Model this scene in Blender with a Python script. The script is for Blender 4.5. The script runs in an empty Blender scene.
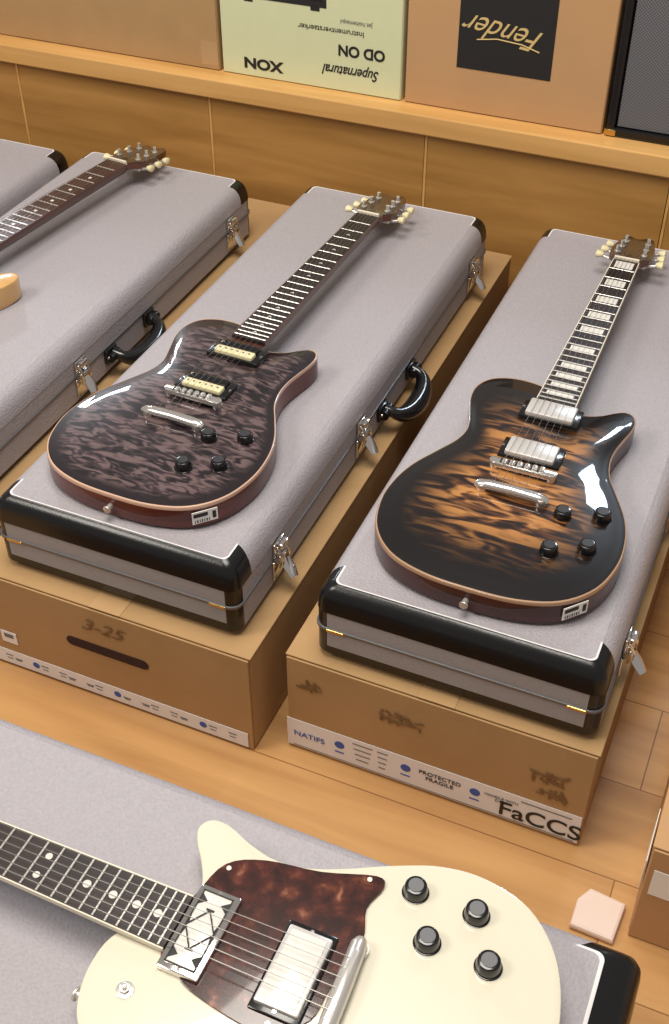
import bpy, bmesh, math, random
from mathutils import Vector, Matrix, Euler
random.seed(3)
pi=math.pi
scene=bpy.context.scene

# ------------------------------------------------------------------ materials
def lin(c):
    r=[]
    for v in c:
        v=v/255.0
        r.append(v/12.92 if v<=0.04045 else ((v+0.055)/1.055)**2.4)
    return (r[0],r[1],r[2],1.0)

def base_mat(name):
    m=bpy.data.materials.new(name); m.use_nodes=True
    nt=m.node_tree; b=nt.nodes['Principled BSDF']
    return m,nt,b

def mat(name,col,rough=0.5,metal=0.0,coat=0.0,var=0.08,nscale=30.0,bump=0.0,bscale=400.0,spec=0.5,bdist=.001):
    m,nt,b=base_mat(name)
    N=nt.nodes; L=nt.links
    tc=N.new('ShaderNodeTexCoord')
    no=N.new('ShaderNodeTexNoise'); no.inputs['Scale'].default_value=nscale; no.inputs['Detail'].default_value=4
    L.new(tc.outputs['Object'],no.inputs['Vector'])
    mx=N.new('ShaderNodeMix'); mx.data_type='RGBA'
    c=lin(col)
    mx.inputs[6].default_value=(c[0]*(1-var),c[1]*(1-var),c[2]*(1-var),1)
    mx.inputs[7].default_value=(min(1,c[0]*(1+var)),min(1,c[1]*(1+var)),min(1,c[2]*(1+var)),1)
    L.new(no.outputs['Fac'],mx.inputs[0])
    L.new(mx.outputs[2],b.inputs['Base Color'])
    b.inputs['Roughness'].default_value=rough
    b.inputs['Metallic'].default_value=metal
    b.inputs['Coat Weight'].default_value=coat
    b.inputs['Coat Roughness'].default_value=0.04
    b.inputs['Specular IOR Level'].default_value=spec
    if bump>0:
        n2=N.new('ShaderNodeTexNoise'); n2.inputs['Scale'].default_value=bscale; n2.inputs['Detail'].default_value=2
        L.new(tc.outputs['Object'],n2.inputs['Vector'])
        bp=N.new('ShaderNodeBump'); bp.inputs['Strength'].default_value=bump; bp.inputs['Distance'].default_value=bdist
        L.new(n2.outputs['Fac'],bp.inputs['Height']); L.new(bp.outputs['Normal'],b.inputs['Normal'])
    return m

def ramp(N,stops):
    r=N.new('ShaderNodeValToRGB'); e=r.color_ramp.elements
    while len(e)<len(stops): e.new(0.5)
    for i,(p,c) in enumerate(stops):
        e[i].position=p; e[i].color=lin(c)
    return r

def wood_mat(name,dark,light,scale=(1.2,22,22),rough=0.4,brick=None,coat=0.0,knots=False,spec=.5):
    m,nt,b=base_mat(name); N=nt.nodes; L=nt.links
    tc=N.new('ShaderNodeTexCoord'); mp=N.new('ShaderNodeMapping'); mp.inputs['Scale'].default_value=scale
    L.new(tc.outputs['Object'],mp.inputs['Vector'])
    no=N.new('ShaderNodeTexNoise'); no.inputs['Scale'].default_value=1.6; no.inputs['Detail'].default_value=6; no.inputs['Distortion'].default_value=0.6
    L.new(mp.outputs['Vector'],no.inputs['Vector'])
    r=ramp(N,[(0.3,dark),(0.7,light)]); L.new(no.outputs['Fac'],r.inputs['Fac'])
    out=r.outputs['Color']
    if brick:
        br=N.new('ShaderNodeTexBrick'); br.inputs['Scale'].default_value=1.0
        br.inputs['Brick Width'].default_value=brick[0]; br.inputs['Row Height'].default_value=brick[1]
        br.inputs['Mortar Size'].default_value=0.0012; br.inputs['Mortar Smooth'].default_value=0.3
        br.inputs['Color1'].default_value=(1,1,1,1); br.inputs['Color2'].default_value=(0.84,0.83,0.82,1); br.inputs['Mortar'].default_value=(0.45,0.38,0.32,1)
        L.new(tc.outputs['Object'],br.inputs['Vector'])
        mx=N.new('ShaderNodeMix'); mx.data_type='RGBA'; mx.blend_type='MULTIPLY'; mx.inputs[0].default_value=1.0
        L.new(out,mx.inputs[6]); L.new(br.outputs['Color'],mx.inputs[7]); out=mx.outputs[2]
    if knots:
        vo=N.new('ShaderNodeTexVoronoi'); vo.inputs['Scale'].default_value=3.2
        mp2=N.new('ShaderNodeMapping'); mp2.inputs['Scale'].default_value=(0.6,1.6,1)
        L.new(tc.outputs['Object'],mp2.inputs['Vector']); L.new(mp2.outputs['Vector'],vo.inputs['Vector'])
        rk=ramp(N,[(0.02,(140,98,70)),(0.06,(255,255,255))]); L.new(vo.outputs['Distance'],rk.inputs['Fac'])
        mx=N.new('ShaderNodeMix'); mx.data_type='RGBA'; mx.blend_type='MULTIPLY'; mx.inputs[0].default_value=1.0
        L.new(out,mx.inputs[6]); L.new(rk.outputs['Color'],mx.inputs[7]); out=mx.outputs[2]
    L.new(out,b.inputs['Base Color']); b.inputs['Roughness'].default_value=rough; b.inputs['Coat Weight'].default_value=coat
    b.inputs['Coat Roughness'].default_value=.08; b.inputs['Specular IOR Level'].default_value=spec
    return m

def quilt_mat(name,stops,edge,edge_stops,freq=(14,46,10),rot=.12):
    m,nt,b=base_mat(name); N=nt.nodes; L=nt.links
    tc=N.new('ShaderNodeTexCoord'); mp=N.new('ShaderNodeMapping'); mp.inputs['Scale'].default_value=freq
    mp.inputs['Rotation'].default_value=(0,0,rot)
    L.new(tc.outputs['Object'],mp.inputs['Vector'])
    no=N.new('ShaderNodeTexNoise'); no.inputs['Scale'].default_value=2.0; no.inputs['Detail'].default_value=1.5; no.inputs['Distortion'].default_value=1.3
    L.new(mp.outputs['Vector'],no.inputs['Vector'])
    r=ramp(N,stops); L.new(no.outputs['Fac'],r.inputs['Fac'])
    at=N.new('ShaderNodeAttribute'); at.attribute_name='edge'
    r2=N.new('ShaderNodeValToRGB'); e=r2.color_ramp.elements
    e[0].position=edge_stops[0]; e[0].color=(0,0,0,1); e[1].position=edge_stops[1]; e[1].color=(1,1,1,1)
    r2.color_ramp.interpolation='EASE'
    n3=N.new('ShaderNodeTexNoise'); n3.inputs['Scale'].default_value=9
    L.new(tc.outputs['Object'],n3.inputs['Vector'])
    ma=N.new('ShaderNodeMath'); ma.operation='MULTIPLY_ADD'; ma.inputs[1].default_value=0.12
    L.new(n3.outputs['Fac'],ma.inputs[0]); L.new(at.outputs['Fac'],ma.inputs[2])
    L.new(ma.outputs[0],r2.inputs['Fac'])
    mx=N.new('ShaderNodeMix'); mx.data_type='RGBA'
    L.new(r2.outputs['Color'],mx.inputs[0]); L.new(r.outputs['Color'],mx.inputs[6]); mx.inputs[7].default_value=lin(edge)
    L.new(mx.outputs[2],b.inputs['Base Color'])
    b.inputs['Roughness'].default_value=0.35; b.inputs['Specular IOR Level'].default_value=.2
    b.inputs['Coat Weight'].default_value=.85; b.inputs['Coat Roughness'].default_value=0.03
    return m

def tort_mat(name):
    m,nt,b=base_mat(name); N=nt.nodes; L=nt.links
    tc=N.new('ShaderNodeTexCoord')
    no=N.new('ShaderNodeTexNoise'); no.inputs['Scale'].default_value=62; no.inputs['Detail'].default_value=4; no.inputs['Distortion'].default_value=.3
    L.new(tc.outputs['Object'],no.inputs['Vector'])
    r=ramp(N,[(0.38,(44,20,17)),(0.56,(70,31,24)),(0.66,(100,52,36)),(0.76,(150,104,80))]); L.new(no.outputs['Fac'],r.inputs['Fac'])
    L.new(r.outputs['Color'],b.inputs['Base Color']); b.inputs['Roughness'].default_value=0.15; b.inputs['Coat Weight'].default_value=0.5
    return m

def grille_mat(name):
    m,nt,b=base_mat(name); N=nt.nodes; L=nt.links
    tc=N.new('ShaderNodeTexCoord')
    ch=N.new('ShaderNodeTexChecker'); ch.inputs['Scale'].default_value=330
    ch.inputs['Color1'].default_value=lin((112,112,116)); ch.inputs['Color2'].default_value=lin((76,76,82))
    L.new(tc.outputs['Object'],ch.inputs['Vector']); L.new(ch.outputs['Color'],b.inputs['Base Color']); b.inputs['Roughness'].default_value=0.9
    return m

M={}
M['tolex']=mat('case_grey_tolex',(163,158,163),0.52,bump=1.0,bscale=300,var=0.16,nscale=280,spec=0.45,bdist=.0014)
M['tolex_end']=mat('case_end_grey',(152,150,153),0.5,bump=0.5,bscale=400,var=0.08,nscale=200)
M['blk']=mat('case_black_vinyl',(14,14,16),0.25,bump=0.12,bscale=300,var=0.2)
M['pipe']=mat('case_piping',(225,222,222),0.5)
M['alu']=mat('case_valance',(110,109,110),0.4,metal=0.5)
M['chrome']=mat('chrome',(225,222,218),0.12,metal=1.0,var=0.02)
M['cover']=mat('pickup_cover_silver',(216,212,208),0.35,metal=0.45,var=0.03)
M['bar']=mat('polished_bar_chrome',(214,210,206),0.2,metal=0.85,var=0.03)
M['nickel']=mat('nickel_brushed',(222,218,212),0.28,metal=0.7,var=0.03)
M['gold']=mat('warm_gold',(215,175,105),0.25,metal=1.0,var=0.05)
M['creamp']=mat('cream_plastic',(224,214,172),0.35)
M['blackp']=mat('black_plastic',(14,14,16),0.2,coat=0.3,var=0.1)
M['card']=mat('cardboard',(174,140,98),0.85,var=0.11,nscale=14,bump=0.25,bscale=120,spec=0.2)
M['card2']=mat('cardboard_pale',(188,148,106),0.85,var=0.07,nscale=10,bump=0.2,bscale=120,spec=0.2)
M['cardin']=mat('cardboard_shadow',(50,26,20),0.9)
M['tape']=mat('packing_tape',(226,226,230),0.3,var=0.04)
M['cleartape']=mat('brown_tape',(182,147,104),0.3)
M['ink_k']=mat('ink_black',(28,26,26),0.6)
M['ink_b']=mat('ink_blue',(48,86,170),0.5)
M['ink_br']=mat('ink_brown',(124,92,54),0.85,var=.3,nscale=90)
M['ink_g']=mat('ink_grey',(110,110,112),0.7)
M['knobtop']=mat('knob_cap_dark',(52,52,54),0.3)
M['ink_w']=mat('ink_gold_cream',(206,180,120),0.6)
M['paper']=mat('label_white',(238,236,232),0.6,var=0.03)
M['pinkpaper']=mat('wrapping_paper',(222,200,186),0.6,var=0.04)
M['greenbox']=mat('printed_green_card',(208,212,172),0.55,var=0.03)
M['floor']=wood_mat('floor_wood',(184,136,84),(214,166,108),scale=(1.3,16,16),rough=0.32,brick=(1.9,0.155),knots=True)
M['panel']=wood_mat('panel_wood',(158,114,58),(188,142,80),scale=(1.5,10,14),rough=0.45)
M['shelf']=wood_mat('shelf_wood',(198,151,88),(222,174,108),scale=(1.2,14,18),rough=0.4)
M['neckwood']=wood_mat('neck_mahogany',(66,36,27),(92,52,38),scale=(30,3,30),rough=0.3,coat=0.3)
M['side1']=wood_mat('side_mahogany_red',(76,28,22),(106,45,35),scale=(8,8,40),rough=0.35,coat=.35,spec=.3)
M['side2']=wood_mat('side_mahogany_dark',(50,19,15),(78,32,24),scale=(8,8,40),rough=0.35,coat=.35,spec=.3)
M['bind1']=mat('binding_natural_pink',(200,164,142),0.3,coat=.5)
M['bind2']=mat('binding_natural_tan',(166,132,104),0.3,coat=.5)
M['ebony']=wood_mat('fretboard_dark',(28,20,19),(48,35,33),scale=(60,5,30),rough=0.45)
M['rosewood']=wood_mat('fretboard_rosewood',(54,34,28),(84,56,46),scale=(60,5,30),rough=0.45)
M['pearl']=mat('pearl_inlay',(226,222,214),0.2,coat=0.5,var=0.06,nscale=120)
M['bone']=mat('nut_bone',(225,216,196),0.4)
M['cream']=mat('body_cream_lacquer',(219,213,192),0.22,coat=1.0,var=0.015)
M['natural']=wood_mat('body_natural_maple',(196,150,88),(216,172,108),scale=(6,20,10),rough=0.25,coat=1.0)
M['tort']=tort_mat('tortoiseshell')
M['quilt1']=quilt_mat('quilt_charcoal',[(.38,(24,17,21)),(.48,(54,41,44)),(.60,(100,82,82))],(28,18,22),(0.90,1.12),freq=(15,46,8))
M['quilt2']=quilt_mat('quilt_burst',[(.38,(32,17,12)),(.47,(92,56,31)),(.60,(182,126,70))],(10,5,6),(0.38,0.90),freq=(7,30,8),rot=.3)
M['headk']=mat('headstock_face',(34,21,18),0.25,coat=1.0)
M['grille']=grille_mat('amp_grille_cloth')
M['darkmetal']=mat('string_steel',(165,160,155),0.35,metal=1.0)

# ------------------------------------------------------------------ mesh helpers
def merge(bm,t,mi,mx):
    for f in t.faces: f.material_index=mi
    t.transform(mx)
    me=bpy.data.meshes.new('tmp'); t.to_mesh(me); t.free(); bm.from_mesh(me); bpy.data.meshes.remove(me)

def box(bm,c,s,mi=0,bev=0.0,rot=(0,0,0),seg=2):
    t=bmesh.new(); bmesh.ops.create_cube(t,size=1.0)
    t.transform(Matrix.Diagonal((s[0],s[1],s[2],1)))
    if bev>0: bmesh.ops.bevel(t,geom=t.edges[:],offset=bev,segments=seg,affect='EDGES',profile=0.5)
    merge(bm,t,mi,Matrix.Translation(c)@Euler(rot).to_matrix().to_4x4())

def cyl(bm,c,r1,h,mi=0,r2=None,rot=(0,0,0),seg=20,bev=0.0):
    t=bmesh.new(); bmesh.ops.create_cone(t,cap_ends=True,segments=seg,radius1=r1,radius2=r1 if r2 is None else r2,depth=h)
    if bev>0:
        ed=[e for e in t.edges if abs(e.verts[0].co.z-e.verts[1].co.z)<1e-6]
        bmesh.ops.bevel(t,geom=ed,offset=bev,segments=2,affect='EDGES',profile=0.5)
    merge(bm,t,mi,Matrix.Translation(c)@Euler(rot).to_matrix().to_4x4())

def prism(bm,pts,z0,z1,mi=0,mx=Matrix.Identity(4),bev=0.0):
    t=bmesh.new()
    a=[t.verts.new((p[0],p[1],z0)) for p in pts]; b=[t.verts.new((p[0],p[1],z1)) for p in pts]
    n=len(pts)
    t.faces.new(a[::-1]); t.faces.new(b)
    for i in range(n): t.faces.new((a[i],a[(i+1)%n],b[(i+1)%n],b[i]))
    bmesh.ops.recalc_face_normals(t,faces=t.faces[:])
    if bev>0:
        ed=[e for e in t.edges if e.verts[0].co.z==e.verts[1].co.z]
        bmesh.ops.bevel(t,geom=ed,offset=bev,segments=2,affect='EDGES',profile=0.5)
    merge(bm,t,mi,mx)

def tube(bm,pts,rad,mi=0,seg=10,flat=1.0):
    t=bmesh.new(); rings=[]; n=len(pts); P=[Vector(p) for p in pts]
    for i in range(n):
        d=(P[min(i+1,n-1)]-P[max(i-1,0)]).normalized()
        up=Vector((0,0,1)) if abs(d.z)<0.9 else Vector((1,0,0))
        u=d.cross(up).normalized(); v=u.cross(d).normalized()
        r=rad[i] if isinstance(rad,(list,tuple)) else rad
        rings.append([t.verts.new(P[i]+u*math.cos(2*pi*k/seg)*r+v*math.sin(2*pi*k/seg)*r*flat) for k in range(seg)])
    for i in range(n-1):
        for k in range(seg):
            t.faces.new((rings[i][k],rings[i][(k+1)%seg],rings[i+1][(k+1)%seg],rings[i+1][k]))
    t.faces.new(rings[0]); t.faces.new(rings[-1][::-1])
    bmesh.ops.recalc_face_normals(t,faces=t.faces[:])
    merge(bm,t,mi,Matrix.Identity(4))

def obj(name,bm,mats,parent=None,smooth=False,angle=0.7,loc=(0,0,0),rot=(0,0,0)):
    me=bpy.data.meshes.new(name); bm.to_mesh(me); bm.free()
    for m in mats: me.materials.append(M[m])
    if smooth:
        for p in me.polygons: p.use_smooth=True
        try: me.set_sharp_from_angle(angle=angle)
        except Exception: pass
    o=bpy.data.objects.new(name,me); scene.collection.objects.link(o)
    o.location=loc; o.rotation_euler=rot
    if parent: o.parent=parent
    return o

def empty(name,loc,rotz=0.0):
    e=bpy.data.objects.new(name,None); scene.collection.objects.link(e)
    e.location=loc; e.rotation_euler=(0,0,rotz); e.empty_display_size=0.1
    return e

def text(name,body,parent,loc,size,m,rot=(pi/2,0,0),shear=0.0,off=0.0,sx=1.0):
    cu=bpy.data.curves.new(name,'FONT'); cu.body=body; cu.size=size; cu.align_x='CENTER'; cu.align_y='CENTER'
    cu.extrude=0.0002; cu.shear=shear; cu.offset=off
    cu.materials.append(M[m])
    o=bpy.data.objects.new(name,cu); scene.collection.objects.link(o)
    o.location=loc; o.rotation_euler=rot; o.scale=(sx,1,1); o.parent=parent
    return o

def catmull(pts,k=5):
    n=len(pts); out=[]
    for i in range(n):
        p0,p1,p2,p3=[Vector(pts[(i+j)%n]) for j in (-1,0,1,2)]
        for s in range(k):
            t=s/k
            out.append(0.5*((2*p1)+(-p0+p2)*t+(2*p0-5*p1+4*p2-p3)*t*t+(-p0+3*p1-3*p2+p3)*t**3))
    return out

# ------------------------------------------------------------------ guitar case
def rrect(W,L,r,ext,n=7):
    pts=[]
    for q,(cx,cy,a0) in enumerate(((W/2-r,L/2-r,0),(-W/2+r,L/2-r,pi/2),(-W/2+r,-L/2+r,pi),(W/2-r,-L/2+r,1.5*pi))):
        arc=[(cx+r*math.cos(a0+pi/2*i/n),cy+r*math.sin(a0+pi/2*i/n)) for i in range(n+1)]
        sx=1 if cx>0 else -1; sy=1 if cy>0 else -1
        side=(sx*W/2,sy*(L/2-ext))
        pts+= [side]+arc if q in (0,2) else arc+[side]
    return pts

CH=0.12
def guitar_case(loc,rotz=0.0,W=0.378,L=1.06,er=.018,R=.018):
    e=empty('guitar_case',loc,rotz)
    k=er/.017
    rings=[(0.0,.006,.006),(.005,0,0),(.018,0,0),(.048,0,0),(.0484,-.0020,-.0020),(.052,-.0020,-.0020),(.0525,0,0),
           (.080,0,0),(.0805,-.0008,-.0012),(.094,.0004,.0002*k),(.103,.003,.002*k),(.111,.0075,.0055*k),(.1160,.0125,.0100*k),(.1188,.018,.0145*k),(.1193,.0195,.0155*k),(.1201,.0205,.0162*k),(.1203,.0218,.0172*k),(.1200,.0230,.0180*k),(.1200,.034,.05),(.1207,.10,.25)]
    bm=bmesh.new(); vr=[]
    for (z,ix,iy) in rings:
        r=max(0.009,R-max(ix,0)*0.5)
        vr.append([bm.verts.new((x,y,z)) for x,y in rrect(W-2*ix,L-2*iy,r,max(.026,.045-iy*.6))])
    n=len(vr[0])
    for j in range(len(vr)-1):
        z1=rings[j+1][0]
        for i in range(n):
            f=bm.faces.new((vr[j][i],vr[j][(i+1)%n],vr[j+1][(i+1)%n],vr[j+1][i]))
            side=i in (17,35); ends=i in (8,26); ext=i in (0,16,18,34)
            mi=0
            if j in (3,4,5): mi=3
            elif 15<=j<=16: mi=0 if side else 2
            elif 14>=j>=7: mi=0 if side else 1
            elif j>16: mi=0
            elif side or ext: mi=1 if z1<=.0051 else 0
            elif ends: mi=1 if z1<=.0181 else 4
            else: mi=1
            f.material_index=mi
    bm.faces.new(vr[-1]); bm.faces.new(vr[0][::-1])
    bmesh.ops.recalc_face_normals(bm,faces=bm.faces[:])
    obj('case_shell',bm,['tolex','blk','pipe','alu','tolex_end'],e,smooth=True,angle=0.6)
    bm=bmesh.new()
    for sy in (-1,1):
        for sx in (-1,1):
            box(bm,(sx*(W/2-0.030),sy*(L/2+0.001),.049),(0.026,0.004,0.005),0,0.0015)
            cyl(bm,(sx*(W/2-0.03),sy*(L/2-0.03),-0.003),0.009,0.006,1)
    obj('corner_trim',bm,['gold','blk'],e)
    bm=bmesh.new(); x=W/2
    for y in (-0.42,-0.115,0.44):
        box(bm,(x+.0025,y,.030),(.004,.036,.034),0,.0015)
        box(bm,(x+.0035,y,.066),(.004,.030,.026),0,.0015)
        tube(bm,[(x+.008,y-.016,.052),(x+.008,y+.016,.052)],.0055,0)
        tube(bm,[(x+.006,y-.009,.070),(x+.013,y-.011,.060),(x+.014,y-.010,.046),(x+.010,y-.008,.034)],.003,0)
        tube(bm,[(x+.006,y+.009,.070),(x+.013,y+.011,.060),(x+.014,y+.010,.046),(x+.010,y+.008,.034)],.003,0)
        tube(bm,[(x+.012,y,.046),(x+.022,y-.004,.036),(x+.032,y-.010,.026)],[.009,.0095,.0065],0,flat=0.4)
        box(bm,(x+.010,y,.074),(.010,.022,.010),0,.003)
    for y in (-0.36,0.0,0.40):
        box(bm,(-x-.0025,y,.036),(.003,.04,.022),0,.001); box(bm,(-x-.0025,y,.062),(.003,.04,.018),0,.001)
        tube(bm,[(-x-.004,y-.02,.05),(-x-.004,y+.02,.05)],.0035,0)
    obj('latches',bm,['chrome'],e,smooth=True)
    bm=bmesh.new(); y0=.040
    pts=[];rad=[]
    for i in range(21):
        t=i/20; a=t*pi
        pts.append((x+.008+.034*math.sin(a)**0.6, y0-.064*math.cos(a), .040-0.022*math.sin(a)))
        rad.append(.0075+.0105*max(0,math.sin(a))**1.2)
    tube(bm,pts,rad,0,14)
    for s in (-1,1):
        box(bm,(x+.004,y0+s*.066,.036),(.008,.034,.028),0,.003)
        tube(bm,[(x+.012,y0+s*.066-.014,.036),(x+.012,y0+s*.066+.014,.036)],.0085,0)
        cyl(bm,(x+.009,y0+s*.066+s*.013,.036),.003,.004,1,rot=(0,pi/2,0))
    obj('carry_handle',bm,['blackp','chrome'],e,smooth=True)
    return e

# ------------------------------------------------------------------ cardboard box
def carton(name,x0,x1,y0,y1,h,m='card'):
    e=empty(name,((x0+x1)/2,(y0+y1)/2,0))
    W=x1-x0;L=y1-y0
    bm=bmesh.new()
    box(bm,(0,0,h/2-0.001),(W-.004,L-.004,h-.004),0,.004)
    g=.0012
    box(bm,(-W/4,0,h-.0018),(W/2-g,L-.002,.0030),0,.0012)
    box(bm,(W/4,0,h-.0018),(W/2-g,L-.002,.0030),0,.0012)
    box(bm,(0,-L/2,h/2-.001),(W-.006,.0030,h-.006),0,.001)
    box(bm,(0,L/2,h/2-.001),(W-.006,.0030,h-.006),0,.001)
    box(bm,(0,0,h+.0002),(.05,L,.0006),1)
    obj('carton_body',bm,[m,'cleartape'],e)
    return e,W,L

FY=lambda L:-L/2-.0022

# ------------------------------------------------------------------ guitar
OUT=[(0,0),(.062,.004),(.114,.023),(.149,.062),(.164,.115),(.1625,.165),(.151,.208),(.131,.248),(.113,.283),(.1055,.315),(.1055,.345),(.111,.375),(.1165,.400),(.1175,.422),(.111,.438),(.098,.442),(.084,.434),(.067,.420),(.046,.411),(.024,.410),(0,.43),(-.03,.456),(-.06,.463),(-.09,.460),(-.115,.446),(-.128,.420),(-.127,.388),(-.116,.350),(-.107,.315),(-.112,.283),(-.131,.245),(-.151,.205),(-.1625,.162),(-.164,.115),(-.149,.062),(-.114,.023),(-.062,.004)]
OUTW=[(0,0),(.06,.005),(.112,.026),(.149,.066),(.163,.12),(.159,.17),(.141,.22),(.118,.27),(.104,.31),(.101,.345),(.108,.38),(.118,.41),(.117,.432),(.104,.441),(.088,.433),(.07,.417),(.05,.404),(.03,.400),(0,.43),(-.03,.460),(-.06,.466),(-.09,.460),(-.115,.444),(-.128,.415),(-.125,.385),(-.112,.345),(-.107,.31),(-.116,.27),(-.138,.22),(-.159,.17),(-.163,.12),(-.149,.066),(-.112,.026),(-.06,.005)]

def guitar(loc,rotz,top,side,bind,board,ys=1.0,y0=0.0,xs=1.0,hx=1.0,th=.0395,carve=.009,bridge_s=.234,nps=.378,bps=.278,tail=.181,
           knobs=((.073,.170),(.121,.191),(.075,.097),(.118,.122)),pick='chrome',inlay='block',guard=None,head='headk',scale=.623,tuner='creamp',white=False):
    e=empty('electric_guitar',loc,rotz)
    def wx(x,y):
        f=xs
        if x>0 and y>.25: f*=1+(hx-1)*min(1,(y-.25)/.15)
        return x*f
    out=catmull([(wx(x,y),y*ys+y0,0) for x,y in (OUTW if white else OUT)],5)
    n=len(out); c=Vector((0,.2*ys,0))
    layers=[(.975,0,0),(.995,.003,0),(1,.007,0),(1,th-.0056,0),(1.0,th-.0054,1),(1.0,th-.002,1),(.996,th-.0003,1),(.986,th+.0003,2)]
    for f in (.95,.9,.82,.72,.6,.45,.3,.15):
        t=(1-f)/.85
        layers.append((f,th+carve*(1-(1-min(1,t*1.25))**2)*(1 if f<.95 else .6),2))
    V=[];E=[]
    for f,z,_ in layers:
        for p in out:
            q=c+(p-c)*f; V.append((q.x,q.y,z)); E.append(f)
    V.append((c.x,c.y,th+carve)); E.append(0)
    V.append((c.x,c.y,0)); E.append(1)
    F=[];MI=[]
    for j in range(len(layers)-1):
        for i in range(n):
            F.append((j*n+i,j*n+(i+1)%n,(j+1)*n+(i+1)%n,(j+1)*n+i)); MI.append(layers[j][2])
    j=len(layers)-1; tc=len(V)-2
    for i in range(n):
        F.append((j*n+i,j*n+(i+1)%n,tc)); MI.append(2)
        F.append(((i+1)%n,i,tc+1)); MI.append(0)
    me=bpy.data.meshes.new('body'); me.from_pydata(V,[],F); me.update()
    for p,mi in zip(me.polygons,MI): p.material_index=mi; p.use_smooth=True
    for m in (side,bind,top): me.materials.append(M[m])
    a=me.attributes.new('edge','FLOAT','POINT'); a.data.foreach_set('value',E)
    me.set_sharp_from_angle(angle=.6)
    o=bpy.data.objects.new('body',me); scene.collection.objects.link(o); o.parent=e
    tz=th+carve
    fb0=tz+.0005; fb1=fb0+.0065
    nut=bridge_s+scale
    fp=lambda k: bridge_s+scale/2**(k/12)
    s0=fp(22)-.006
    wid=lambda s:.0425+(.0565-.0425)*(nut-s)/(nut-s0)
    bm=bmesh.new(); prev=None; K=12
    for i in range(9):
        s=s0-.01+(nut+.004-s0+.01)*i/8; w=wid(s)/2; ring=[]
        for k in range(K+1):
            a_=pi+pi*k/K
            ring.append(bm.verts.new((w*math.cos(a_),s,fb0+.021*math.sin(a_))))
        if prev:
            for k in range(K): bm.faces.new((prev[k],prev[k+1],ring[k+1],ring[k]))
            bm.faces.new((prev[K],prev[0],ring[0],ring[K]))
        else: bm.faces.new(ring)
        prev=ring
    bm.faces.new(prev[::-1])
    bmesh.ops.recalc_face_normals(bm,faces=bm.faces[:])
    obj('neck',bm,['neckwood'],e,smooth=True)
    bm=bmesh.new()
    prism(bm,[(-wid(s0)/2,s0),(wid(s0)/2,s0),(.02125,nut),(-.02125,nut)],fb0,fb1,0)
    for sx in (-1,1):
        prism(bm,[(sx*(wid(s0)/2),s0),(sx*(wid(s0)/2+.0013),s0),(sx*.02255,nut),(sx*.02125,nut)],fb0,fb1+.0001,1)
    obj('fretboard',bm,[board,'bone' if (inlay=='block' or white) else 'neckwood'],e)
    bm=bmesh.new()
    for k in range(1,23):
        s=fp(k); box(bm,(0,s,fb1+.0006),(wid(s)-.001,.0024,.0016),0,.0005,seg=1)
    obj('frets',bm,['nickel'],e)
    bm=bmesh.new()
    box(bm,(0,nut+.0025,fb1+.0004),(.043,.005,.0085),0,.0006)
    obj('nut',bm,['bone'],e)
    bm=bmesh.new()
    for k in (1,3,5,7,9,12,15,17,19,21):
        if inlay!='block' and k==1: continue
        s=(fp(k)+fp(k-1))/2; d=fp(k-1)-fp(k); w=wid(s)
        if inlay=='block': box(bm,(0,s,fb1+.0001),(w*.72,d*.66,.0005),0)
        elif inlay=='dot': cyl(bm,(0,s,fb1+.0001),.0035,.0005,0)
        elif inlay=='double':
            if k==12 or k==7:
                for sx in (-1,1): cyl(bm,(sx*.011,s,fb1+.0001),.0036,.0005,0)
            else: cyl(bm,(0,s,fb1+.0001),.0042,.0005,0)
        else:
            prism(bm,[(-.004,s-.002),(0,s-.0005),(.004,s-.0025),(.001,s+.002),(-.0015,s+.0015)],fb1,fb1+.0003,0)
    obj('inlays',bm,['pearl'],e)
    hz=Matrix.Translation((0,nut+.004,fb1-.001))@Matrix.Rotation(-.15,4,'X')
    hs=[(.0215,0),(.0235,.012),(.035,.028),(.0375,.05),(.034,.085),(.029,.112),(.024,.126),(.014,.134),(.004,.122),(-.006,.118),(-.018,.128),(-.025,.122),(-.030,.105),(-.035,.08),(-.0375,.05),(-.035,.028),(-.0235,.012),(-.0215,0)]
    bm=bmesh.new(); prism(bm,hs,-.014,-.0015,0,hz,.001); prism(bm,[(x*.985,y*.99+.0005) for x,y in hs],-.0015,0,1,hz)
    obj('headstock',bm,['neckwood',head],e)
    bm=bmesh.new()
    for i,yy in enumerate((.034,.064,.094)):
        for sx in (-1,1):
            xx=sx*(.0235-.002*i)
            cyl(bm,hz@Vector((xx,yy,.001)),.0055,.003,0)
            cyl(bm,hz@Vector((xx,yy,.006)),.0033,.012,0)
            xb=sx*(.050-.003*i)
            tube(bm,[hz@Vector((xx,yy,-.018)),hz@Vector((xb,yy,-.012))],.0028,0)
            box(bm,hz@Vector((xx,yy,-.017)),(.014,.016,.007),0,.002,rot=(-.15,0,0))
            tube(bm,[hz@Vector((xb-sx*.004,yy,-.010)),hz@Vector((xb+sx*.001,yy,-.010)),hz@Vector((xb+sx*.008,yy,-.010)),hz@Vector((xb+sx*.0095,yy,-.010))],[.004,.0075,.0085,.006],1,flat=.75,seg=14)
    prism(bm,[(-.006,.006),(.006,.006),(.008,.016),(0,.032),(-.008,.016)],0,.0012,2,hz)
    obj('tuners',bm,['nickel',tuner,'blackp'],e,smooth=True)
    bm=bmesh.new()
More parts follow.
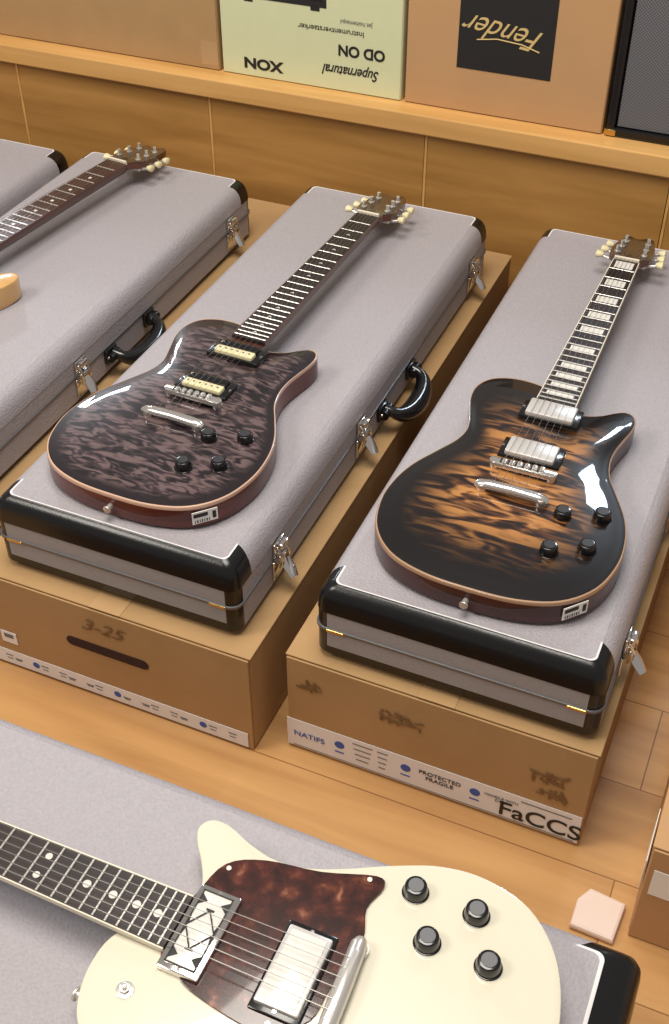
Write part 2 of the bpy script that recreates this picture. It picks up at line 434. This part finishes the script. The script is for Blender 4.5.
    for idx,s in enumerate((nps,bps)):
        rz=tz-.002
        if white:
            if idx==0:
                box(bm,(0,s,rz+.004),(.090,.043,.010),1,.002)
                box(bm,(0,s,rz+.0095),(.078,.031,.002),4,.0005)
                z0,z1=rz+.0103,rz+.0110
                for t_ in (-1,1):
                    box(bm,(0,s+t_*.0150,z1),(.078,.0012,.0008),3)
                    box(bm,(t_*.0385,s,z1),(.0012,.031,.0008),3)
                    for u in (-1,1):
                        box(bm,(t_*.010,s+u*.0075,z1),(.0235,.0014,.0008),3,rot=(0,0,-t_*u*.62))
                        prism(bm,[(t_*.023,s+u*.0145),(t_*.035,s+u*.0145),(t_*.029,s+u*.007)],z0,z1,3)
                        prism(bm,[(t_*.002,s+u*.0145),(t_*.013,s+u*.0145),(t_*.0015,s+u*.0125)],z0,z1,3)
                    box(bm,(t_*.021,s,z1),(.002,.008,.0008),3)
            else:
                box(bm,(0,s,rz+.003),(.092,.050,.007),0,.002)
                box(bm,(0,s,rz+.007),(.080,.044,.008),5,.0025)
                box(bm,(0,s,rz+.0112),(.070,.035,.0012),4,.0004)
        else:
            box(bm,(0,s,rz+.003),(.088,.043,.008),0,.0025)
            if pick=='chrome': box(bm,(0,s,rz+.008),(.070,.038,.011),5,.003)
            else:
                box(bm,(0,s-.0088,rz+.008),(.066,.017,.010),2,.003); box(bm,(0,s+.0088,rz+.008),(.066,.017,.010),0,.003)
            if pick!='chrome':
                for k in range(6):
                    for q in (-.0088,.0088): cyl(bm,(-.025+.01*k,s+q,rz+.0132),.0020,.0010,1 if q<0 else 0,seg=10)
        for sx in (-1,1): cyl(bm,(sx*.041,s,rz+(.0092 if white and idx==0 else .0072)),.002,.0015,1,seg=10)
    obj('pickups',bm,['blackp','chrome','creamp','ink_k','pearl','cover'],e,smooth=True,angle=.5)
    bm=bmesh.new()
    bz=tz+.009
    if white:
        pts=[(-.05,bridge_s-.004,bz-.002),(-.044,bridge_s-.002,bz),(0,bridge_s,bz+.001),(.044,bridge_s+.002,bz),(.05,bridge_s+.002,bz-.002)]
        tube(bm,pts,[.006,.0085,.009,.0085,.006],0,12)
        box(bm,(0,bridge_s,bz+.006),(.07,.006,.006),0,.001)
        for sx in (-1,1): cyl(bm,(sx*.043,bridge_s,tz+.003),.008,.007,0)
    else:
        box(bm,(0,bridge_s,bz-.001),(.088,.015,.009),2,.003)
        for k in range(6):
            box(bm,(-.026+.0104*k,bridge_s+.0006*(k-2.5),bz+.0045),(.0060,.0100,.0035),0,.001)
            box(bm,(-.0208+.0104*k if k<5 else -.0312,bridge_s,bz+.0037),(.0024,.0098,.0006),1)
        for sx in (-1,1): cyl(bm,(sx*.040,bridge_s,tz+.005),.0075,.014,2,bev=.001)
        pts=[(-.050,tail,bz-.003),(-.045,tail,bz-.001),(-.034,tail+.001,bz),(0,tail+.002,bz+.0005),(.034,tail+.001,bz),(.045,tail,bz-.001),(.050,tail,bz-.003)]
        tube(bm,pts,[.005,.0075,.0080,.0080,.0080,.0075,.005],2,12,flat=.75)
        for sx in (-1,1):
            cyl(bm,(sx*.041,tail,tz+.004),.0085,.014,2,bev=.0015); box(bm,(sx*.041,tail,tz+.0112),(.010,.0018,.0006),1)
    obj('bridge_hardware',bm,['nickel','ink_k','bar'],e,smooth=True)
    bm=bmesh.new()
    send=bridge_s-.004 if white else tail
    for k in range(6):
        xb=-.026+.0104*k; xn=-.0172+.00688*k; r=(.00055 if white else .00042)-.00004*k
        side_=-1 if k<3 else 1; ii=(k if k<3 else 5-k)
        pe=hz@Vector((side_*(.0235-.002*ii),(.034,.064,.094)[ii],.006))
        pts=[(xb,send,bz+.004),(xb,bridge_s,bz+.0085),(xn,nut,fb1+.0038),tuple(pe)]
        tube(bm,pts,r,0,6)
    obj('strings',bm,['darkmetal'],e)
    bm=bmesh.new()
    for (kx,ky) in knobs:
        u=1-math.hypot(kx/.16,(ky-.13)/.17)
        kz=th+carve*max(0.05,min(.9,u*1.4))-.002
        cyl(bm,(kx,ky,kz+.002),.0135,.003,0,seg=28,bev=.001)
        cyl(bm,(kx,ky,kz+.009),.0125,.013,0,r2=.0105,seg=28,bev=.0012)
        cyl(bm,(kx,ky,kz+.0158),.0074,.0012,1,seg=20)
    obj('control_knobs',bm,['blackp','ink_g' if white else 'knobtop'],e,smooth=True)
    bm=bmesh.new(); zc=th*.5
    cyl(bm,(0,y0-.004,zc),.0040,.010,0,rot=(pi/2,0,0)); cyl(bm,(0,y0-.0095,zc),.0058,.003,0,rot=(pi/2,0,0),bev=.001)
    cyl(bm,(-.085,.464*ys+y0,zc),.0045,.012,0,rot=(pi/2,0,0)); cyl(bm,(-.085,.471*ys+y0,zc),.007,.003,0,rot=(pi/2,0,0),bev=.001)
    obj('strap_buttons',bm,['nickel'],e,smooth=True)
    if not white:
        pa=Vector((.114*xs,.023*ys)); pb=Vector((.149*xs,.062*ys)); d=(pb-pa); ang=math.atan2(d.y,d.x)
        mid=(pa+pb)/2; nrm=Vector((d.y,-d.x)).normalized(); mid=mid+nrm*.0048
        bm=bmesh.new()
        box(bm,(0,0,0),(.036,.001,.020),0)
        box(bm,(-.006,-.0008,.004),(.020,.0004,.006),1)
        for q in range(7): box(bm,(-.014+q*.0033,-.0008,-.006),(.0016 if q%2 else .001,.0004,.005),1)
        box(bm,(.013,-.0008,0),(.005,.0004,.012),1)
        obj('price_tag',bm,['paper','ink_k'],e,loc=(mid.x-.004,mid.y-.004,.021),rot=(0,0,ang))
    if guard:
        g=[(p.x,p.y) for p in catmull([(a,b,0) for a,b in guard],4)]
        bm=bmesh.new(); prism(bm,g,tz-.0005,tz+.0018,0,bev=.0004)
        gc=Vector((sum(p[0] for p in g)/len(g),sum(p[1] for p in g)/len(g)))
        for a,b in guard[1::3]:
            v=gc+(Vector((a,b))-gc)*.93
            cyl(bm,(v.x,v.y,tz+.0022),.0026,.0012,1,seg=12)
        obj('pickguard',bm,['tort','nickel'],e)
        bm=bmesh.new()
        cyl(bm,(-.0735,.359,tz-.002),.0085,.003,0,seg=28,bev=.0006); cyl(bm,(-.0735,.359,tz+.001),.005,.005,0,seg=6); cyl(bm,(-.0735,.359,tz+.005),.0026,.006,0,bev=.001)
        obj('output_jack',bm,['nickel'],e,smooth=True)
    return e

# ------------------------------------------------------------------ room shell
bm=bmesh.new(); box(bm,(-.6,1.15,-.02),(5.0,4.9,.04))
obj('floor',bm,['floor'])
bm=bmesh.new(); box(bm,(-.6,2.74,.45),(5.0,.04,.90))
obj('wall_back',bm,['panel'])
BH=.195; TOP=BH+CH
bm=bmesh.new()
for i in range(9):
    x=-2.75+.5*i
    box(bm,(x+.25,2.21,.197),(.4975,.02,.394),0,.0008)
    box(bm,(x+.003,2.1990,.197),(.005,.002,.394),1)
box(bm,(-.5,2.24,.197),(4.5,.03,.392),0)
box(bm,(-.5,2.44,.4145),(4.5,.51,.041),1,.003)
obj('display_shelf',bm,['panel','shelf'])
SH=.4352

# ------------------------------------------------------------------ cartons + cases
c1,W,L=carton('cardboard_box',-.985,-.527,.932,2.14,BH)
y=FY(L)
bm=bmesh.new()
box(bm,(-.005,y,.020),(W-.012,.0008,.030),0)
for q in range(26):
    xx=-W/2+.02+q*(W-.04)/26
    if q%9==4: cyl(bm,(xx,y-.0007,.021),.0060,.0004,1,rot=(pi/2,0,0)); 
    elif q%3: box(bm,(xx,y-.0007,.024 if q%2 else .020),(.013,.0004,.0020),2); box(bm,(xx,y-.0007,.017),(.010,.0004,.0015),2)
box(bm,(-.185,y,.066),(.028,.0008,.024),0); box(bm,(-.185,y-.0007,.070),(.016,.0004,.008),2)
obj('printed_tape',bm,['tape','ink_b','ink_g'],c1)
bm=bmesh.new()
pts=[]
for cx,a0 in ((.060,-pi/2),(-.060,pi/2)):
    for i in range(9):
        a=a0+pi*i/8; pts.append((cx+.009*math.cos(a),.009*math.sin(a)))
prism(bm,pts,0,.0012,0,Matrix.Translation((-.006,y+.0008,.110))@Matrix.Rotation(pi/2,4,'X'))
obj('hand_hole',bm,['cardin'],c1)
text('handwriting','3-25',c1,(-.010,y-.0006,.157),.032,'ink_br',shear=.4,sx=1.2)

c2,W,L=carton('cardboard_box',-.490,-.055,.962,2.14,BH)
y=FY(L)
bm=bmesh.new()
box(bm,(-.002,y,.036),(W-.006,.0008,.058),0)
for cx in (-.135,-.035,.066):
    cyl(bm,(cx,y-.0007,.042),.0075,.0004,1,rot=(pi/2,0,0)); box(bm,(cx,y-.0007,.026),(.014,.0004,.0025),1)
for cx,w in ((-.100,.030),(-.070,.016),(.165,.07)):
    for k in range(4):
        if cx>.1 and k>0: continue
        box(bm,(cx,y-.0007,.056-.011*k),(w*(1-.12*k),.0004,.0020),2)
box(bm,(.0,y-.0007,.0095),(W-.02,.0004,.0012),2)
obj('printed_tape',bm,['tape','ink_b','ink_g'],c2)
text('print_large','FaCCS',c2,(.158,y-.001,.027),.042,'ink_k',off=.0004)
text('print_small','PROTECTED\nFRAGILE',c2,(.015,y-.001,.040),.011,'ink_k')
text('print_fine','HANDLE WITH\nCARE',c2,(.103,y-.001,.044),.007,'ink_g')
text('print_left','NATIFS',c2,(-.182,y-.001,.036),.015,'ink_b')
# worn brown stencil marks
bm=bmesh.new()
rr=random.Random(11)
for cx,cz,w,h,nn in ((-.045,.140,.060,.020,30),(-.180,.146,.030,.016,14),(.160,.122,.044,.018,24),(.168,.092,.038,.016,18)):
    for q in range(nn):
        px=cx+rr.uniform(-w/2,w/2); pz=cz+rr.uniform(-h/2,h/2)
        a=rr.choice((0,0,pi/2,.8,-.8))
        l=rr.uniform(.006,.015); t_=rr.uniform(.002,.004)
        box(bm,(px,y-.0004-q*.00001,pz),(l,.0004,t_),0,rot=(0,a,0))
obj('stencil_marks',bm,['ink_br'],c2)

c0,W,L=carton('cardboard_box',-1.475,-.998,.96,2.16,BH)
cL,W,L=carton('cardboard_box',-1.97,-1.49,.90,2.12,BH)
c3,W,L=carton('cardboard_box',.03,.50,.86,2.10,BH,'card2')
bm=bmesh.new(); box(bm,(-W/2-.001,-L/2+.05,.12),(.0008,.08,.06),0); box(bm,(-W/2+.045,FY(L)-.0002,.13),(.07,.0008,.05),0)
obj('shipping_label',bm,['paper'],c3)
cw,W,L=carton('cardboard_box',-1.07,.015,.27,.665,BH)

CZ=BH+.0065
guitar_case((-.750,1.5025,CZ),0.0,W=.386,L=1.085)
guitar_case((-.260,1.519,CZ),0.0,W=.384,L=1.082)
guitar_case((-1.249,1.470,CZ),0.0,W=.384,L=1.075)
guitar_case((-1.665,1.445,CZ),0.0,L=1.075)
guitar_case((-.4825,.4635,CZ),-pi/2,W=.378,L=1.06,er=.038,R=.013)
GT=TOP+.0080
# ------------------------------------------------------------------ guitars
guitar((-.760,.992,GT),-.030,'quilt1','side1','bind1','ebony',ys=.98,xs=.970,hx=.965,pick='zebra',inlay='bird',bridge_s=.226,nps=.362,bps=.264,tail=.168,scale=.632,
       knobs=((.066,.156),(.112,.178),(.066,.086),(.108,.110)))
guitar((-.260,1.012,GT),0.0,'quilt2','side2','bind2','ebony',xs=.985,pick='chrome',inlay='block')
guitar((-1.372,1.010,GT),-.113,'natural','natural','natural','rosewood',pick='chrome',inlay='dot')
guard=[(.036,.345),(.075,.334),(.094,.300),(.104,.245),(.121,.194),(.112,.183),(.085,.190),(.0526,.181),(.0,.190),(-.035,.195),(-.058,.225),(-.061,.252),(-.052,.305),(-.042,.325),(-.034,.345),(0,.350)]
guitar((-.018,.472,GT),pi/2,'cream','cream','cream','ebony',ys=.885,y0=-.010,th=.0450,carve=.003,bridge_s=.179,nps=.322,bps=.226,
       knobs=((.121,.154),(.121,.093),(.076,.126),(.076,.067)),inlay='double',guard=guard,scale=.612,white=True,head='cream')

# ------------------------------------------------------------------ things on the shelf
YF=2.237
def shelf_carton(name,x0,x1,h,m,depth=.32):
    e=empty(name,((x0+x1)/2,YF+depth/2,SH))
    W=x1-x0
    bm=bmesh.new(); box(bm,(0,0,h/2),(W,depth,h),0,.003)
    box(bm,(0,-depth/2-.0005,h/2),(W-.004,.002,h-.004),0,.0008)
    obj('carton_body',bm,[m],e)
    return e,W,-depth/2-.0018
e,W,y=shelf_carton('cardboard_box',-1.95,-1.237,.30,'card')
bm=bmesh.new(); box(bm,(W/2-.022,y+.0004,.035),(.04,.0008,.05),0); obj('tape_patch',bm,['cleartape'],e)
e,W,y=shelf_carton('amplifier_carton',-1.229,-.820,.30,'greenbox')
ex=-1.0245
up=(pi/2,pi,0)
text('logo_print','XON',e,(-1.132-ex,y-.0004,.030),.030,'ink_k',rot=up,off=.0012,sx=1.3)
text('script_print','Supernatural',e,(-.930-ex,y-.0004,.043),.030,'ink_k',rot=up,shear=.35,off=.0004,sx=.80)
text('number_print','OD ON',e,(-.908-ex,y-.0004,.086),.030,'ink_k',rot=up,off=.001)
text('caption_print','Instrumentverstaerker',e,(-.975-ex,y-.0004,.122),.016,'ink_k',rot=up)
text('caption_print_small','Jet hoitemaqui',e,(-.92-ex,y-.0004,.142),.012,'ink_g',rot=up)
bm=bmesh.new(); box(bm,(-1.085-ex,y,.195),(.20,.0008,.065),0); box(bm,(-1.085-ex,y-.0006,.190),(.18,.0006,.03),1); box(bm,(-1.16-ex,y,.159),(.02,.0008,.008),0); box(bm,(-1.01-ex,y,.159),(.02,.0008,.008),0)
obj('product_picture',bm,['ink_k','blackp'],e)
e,W,y=shelf_carton('amplifier_carton',-.812,-.402,.30,'card2')
ex=-.607
bm=bmesh.new(); box(bm,(-.610-ex,y,.19),(.190,.0010,.205),0); obj('window_panel',bm,['ink_k'],e)
text('logo_script','Fender',e,(-.612-ex,y-.001,.166),.058,'ink_w',rot=(pi/2,pi+.12,0),shear=.55,sx=.92)
bm=bmesh.new(); tube(bm,[(-.06,y-.001,.146),(-.02,y-.001,.152),(.03,y-.001,.148),(.065,y-.001,.138)],.0012,0,6); obj('logo_underline',bm,['ink_w'],e)
e=empty('guitar_amplifier',(-.145,YF+.13,SH))
bm=bmesh.new()
AW=.50;AD=.26;AH=.32
box(bm,(0,.01,AH/2),(AW,AD-.02,AH),0,.008,seg=3)
for sx in (-1,1): box(bm,(sx*(AW/2-.008),-AD/2+.012,AH/2),(.016,.03,AH),0,.004)
for z in (.009,AH-.009): box(bm,(0,-AD/2+.012,z),(AW-.02,.03,.018),0,.004)
box(bm,(0,-AD/2+.008,AH/2),(AW-.04,.006,AH-.04),1)
box(bm,(0,-AD/2+.004,AH*.85),(AW-.05,.006,.004),2)
for sx in (-1,1):
    box(bm,(sx*(AW/2-.010),-AD/2-.002,.008),(.020,.005,.012),2,.002)
    box(bm,(sx*(AW/2+.001),-AD/2+.012,.008),(.004,.026,.012),2,.0015)
obj('amp_cabinet',bm,['blk','grille','gold'],e)

bm=bmesh.new()
prism(bm,[(-.032,-.034),(.024,-.036),(.028,.022),(-.020,.027),(-.032,.006)],0,.012,0,bev=.004)
obj('folded_wrapping_paper',bm,['pinkpaper'],loc=(-.006,.872,.001))

# ------------------------------------------------------------------ camera
cam=bpy.data.cameras.new('camera'); co=bpy.data.objects.new('camera',cam); scene.collection.objects.link(co)
co.location=(0,0,1.385); co.rotation_euler=(math.radians(49.0),0,math.radians(23.4))
cam.sensor_fit='VERTICAL'; cam.sensor_height=24; cam.lens=24*1178/1024; cam.clip_start=.02
scene.camera=co

# ------------------------------------------------------------------ lights
def area(name,loc,size,power,col,target,sy=None):
    l=bpy.data.lights.new(name,'AREA'); l.energy=power; l.color=col; l.size=size
    if sy: l.shape='RECTANGLE'; l.size_y=sy
    o=bpy.data.objects.new(name,l); scene.collection.objects.link(o); o.location=loc
    o.rotation_euler=(Vector(target)-Vector(loc)).to_track_quat('-Z','Y').to_euler()
area('ceiling_lamp',(-.6,.9,3.2),1.4,84,(1,.94,.85),(-.5,1.2,0))
area('display_lamp',(.05,5.2,2.95),.42,34,(.70,.85,1),(-.15,1.3,.3),.52)
area('display_lamp',(-4.2,4.9,2.2),.62,34,(.82,.91,1),(-.9,1.2,.3),.22)
area('ceiling_lamp',(-2.4,-.4,3.0),1.0,48,(1,.93,.83),(-.4,1.2,0))
w=bpy.data.worlds.new('world'); scene.world=w; w.use_nodes=True
bg=w.node_tree.nodes['Background']; bg.inputs[0].default_value=(1.0,.92,.86,1); bg.inputs[1].default_value=.34
scene.view_settings.view_transform='Standard'
scene.view_settings.exposure=0.0
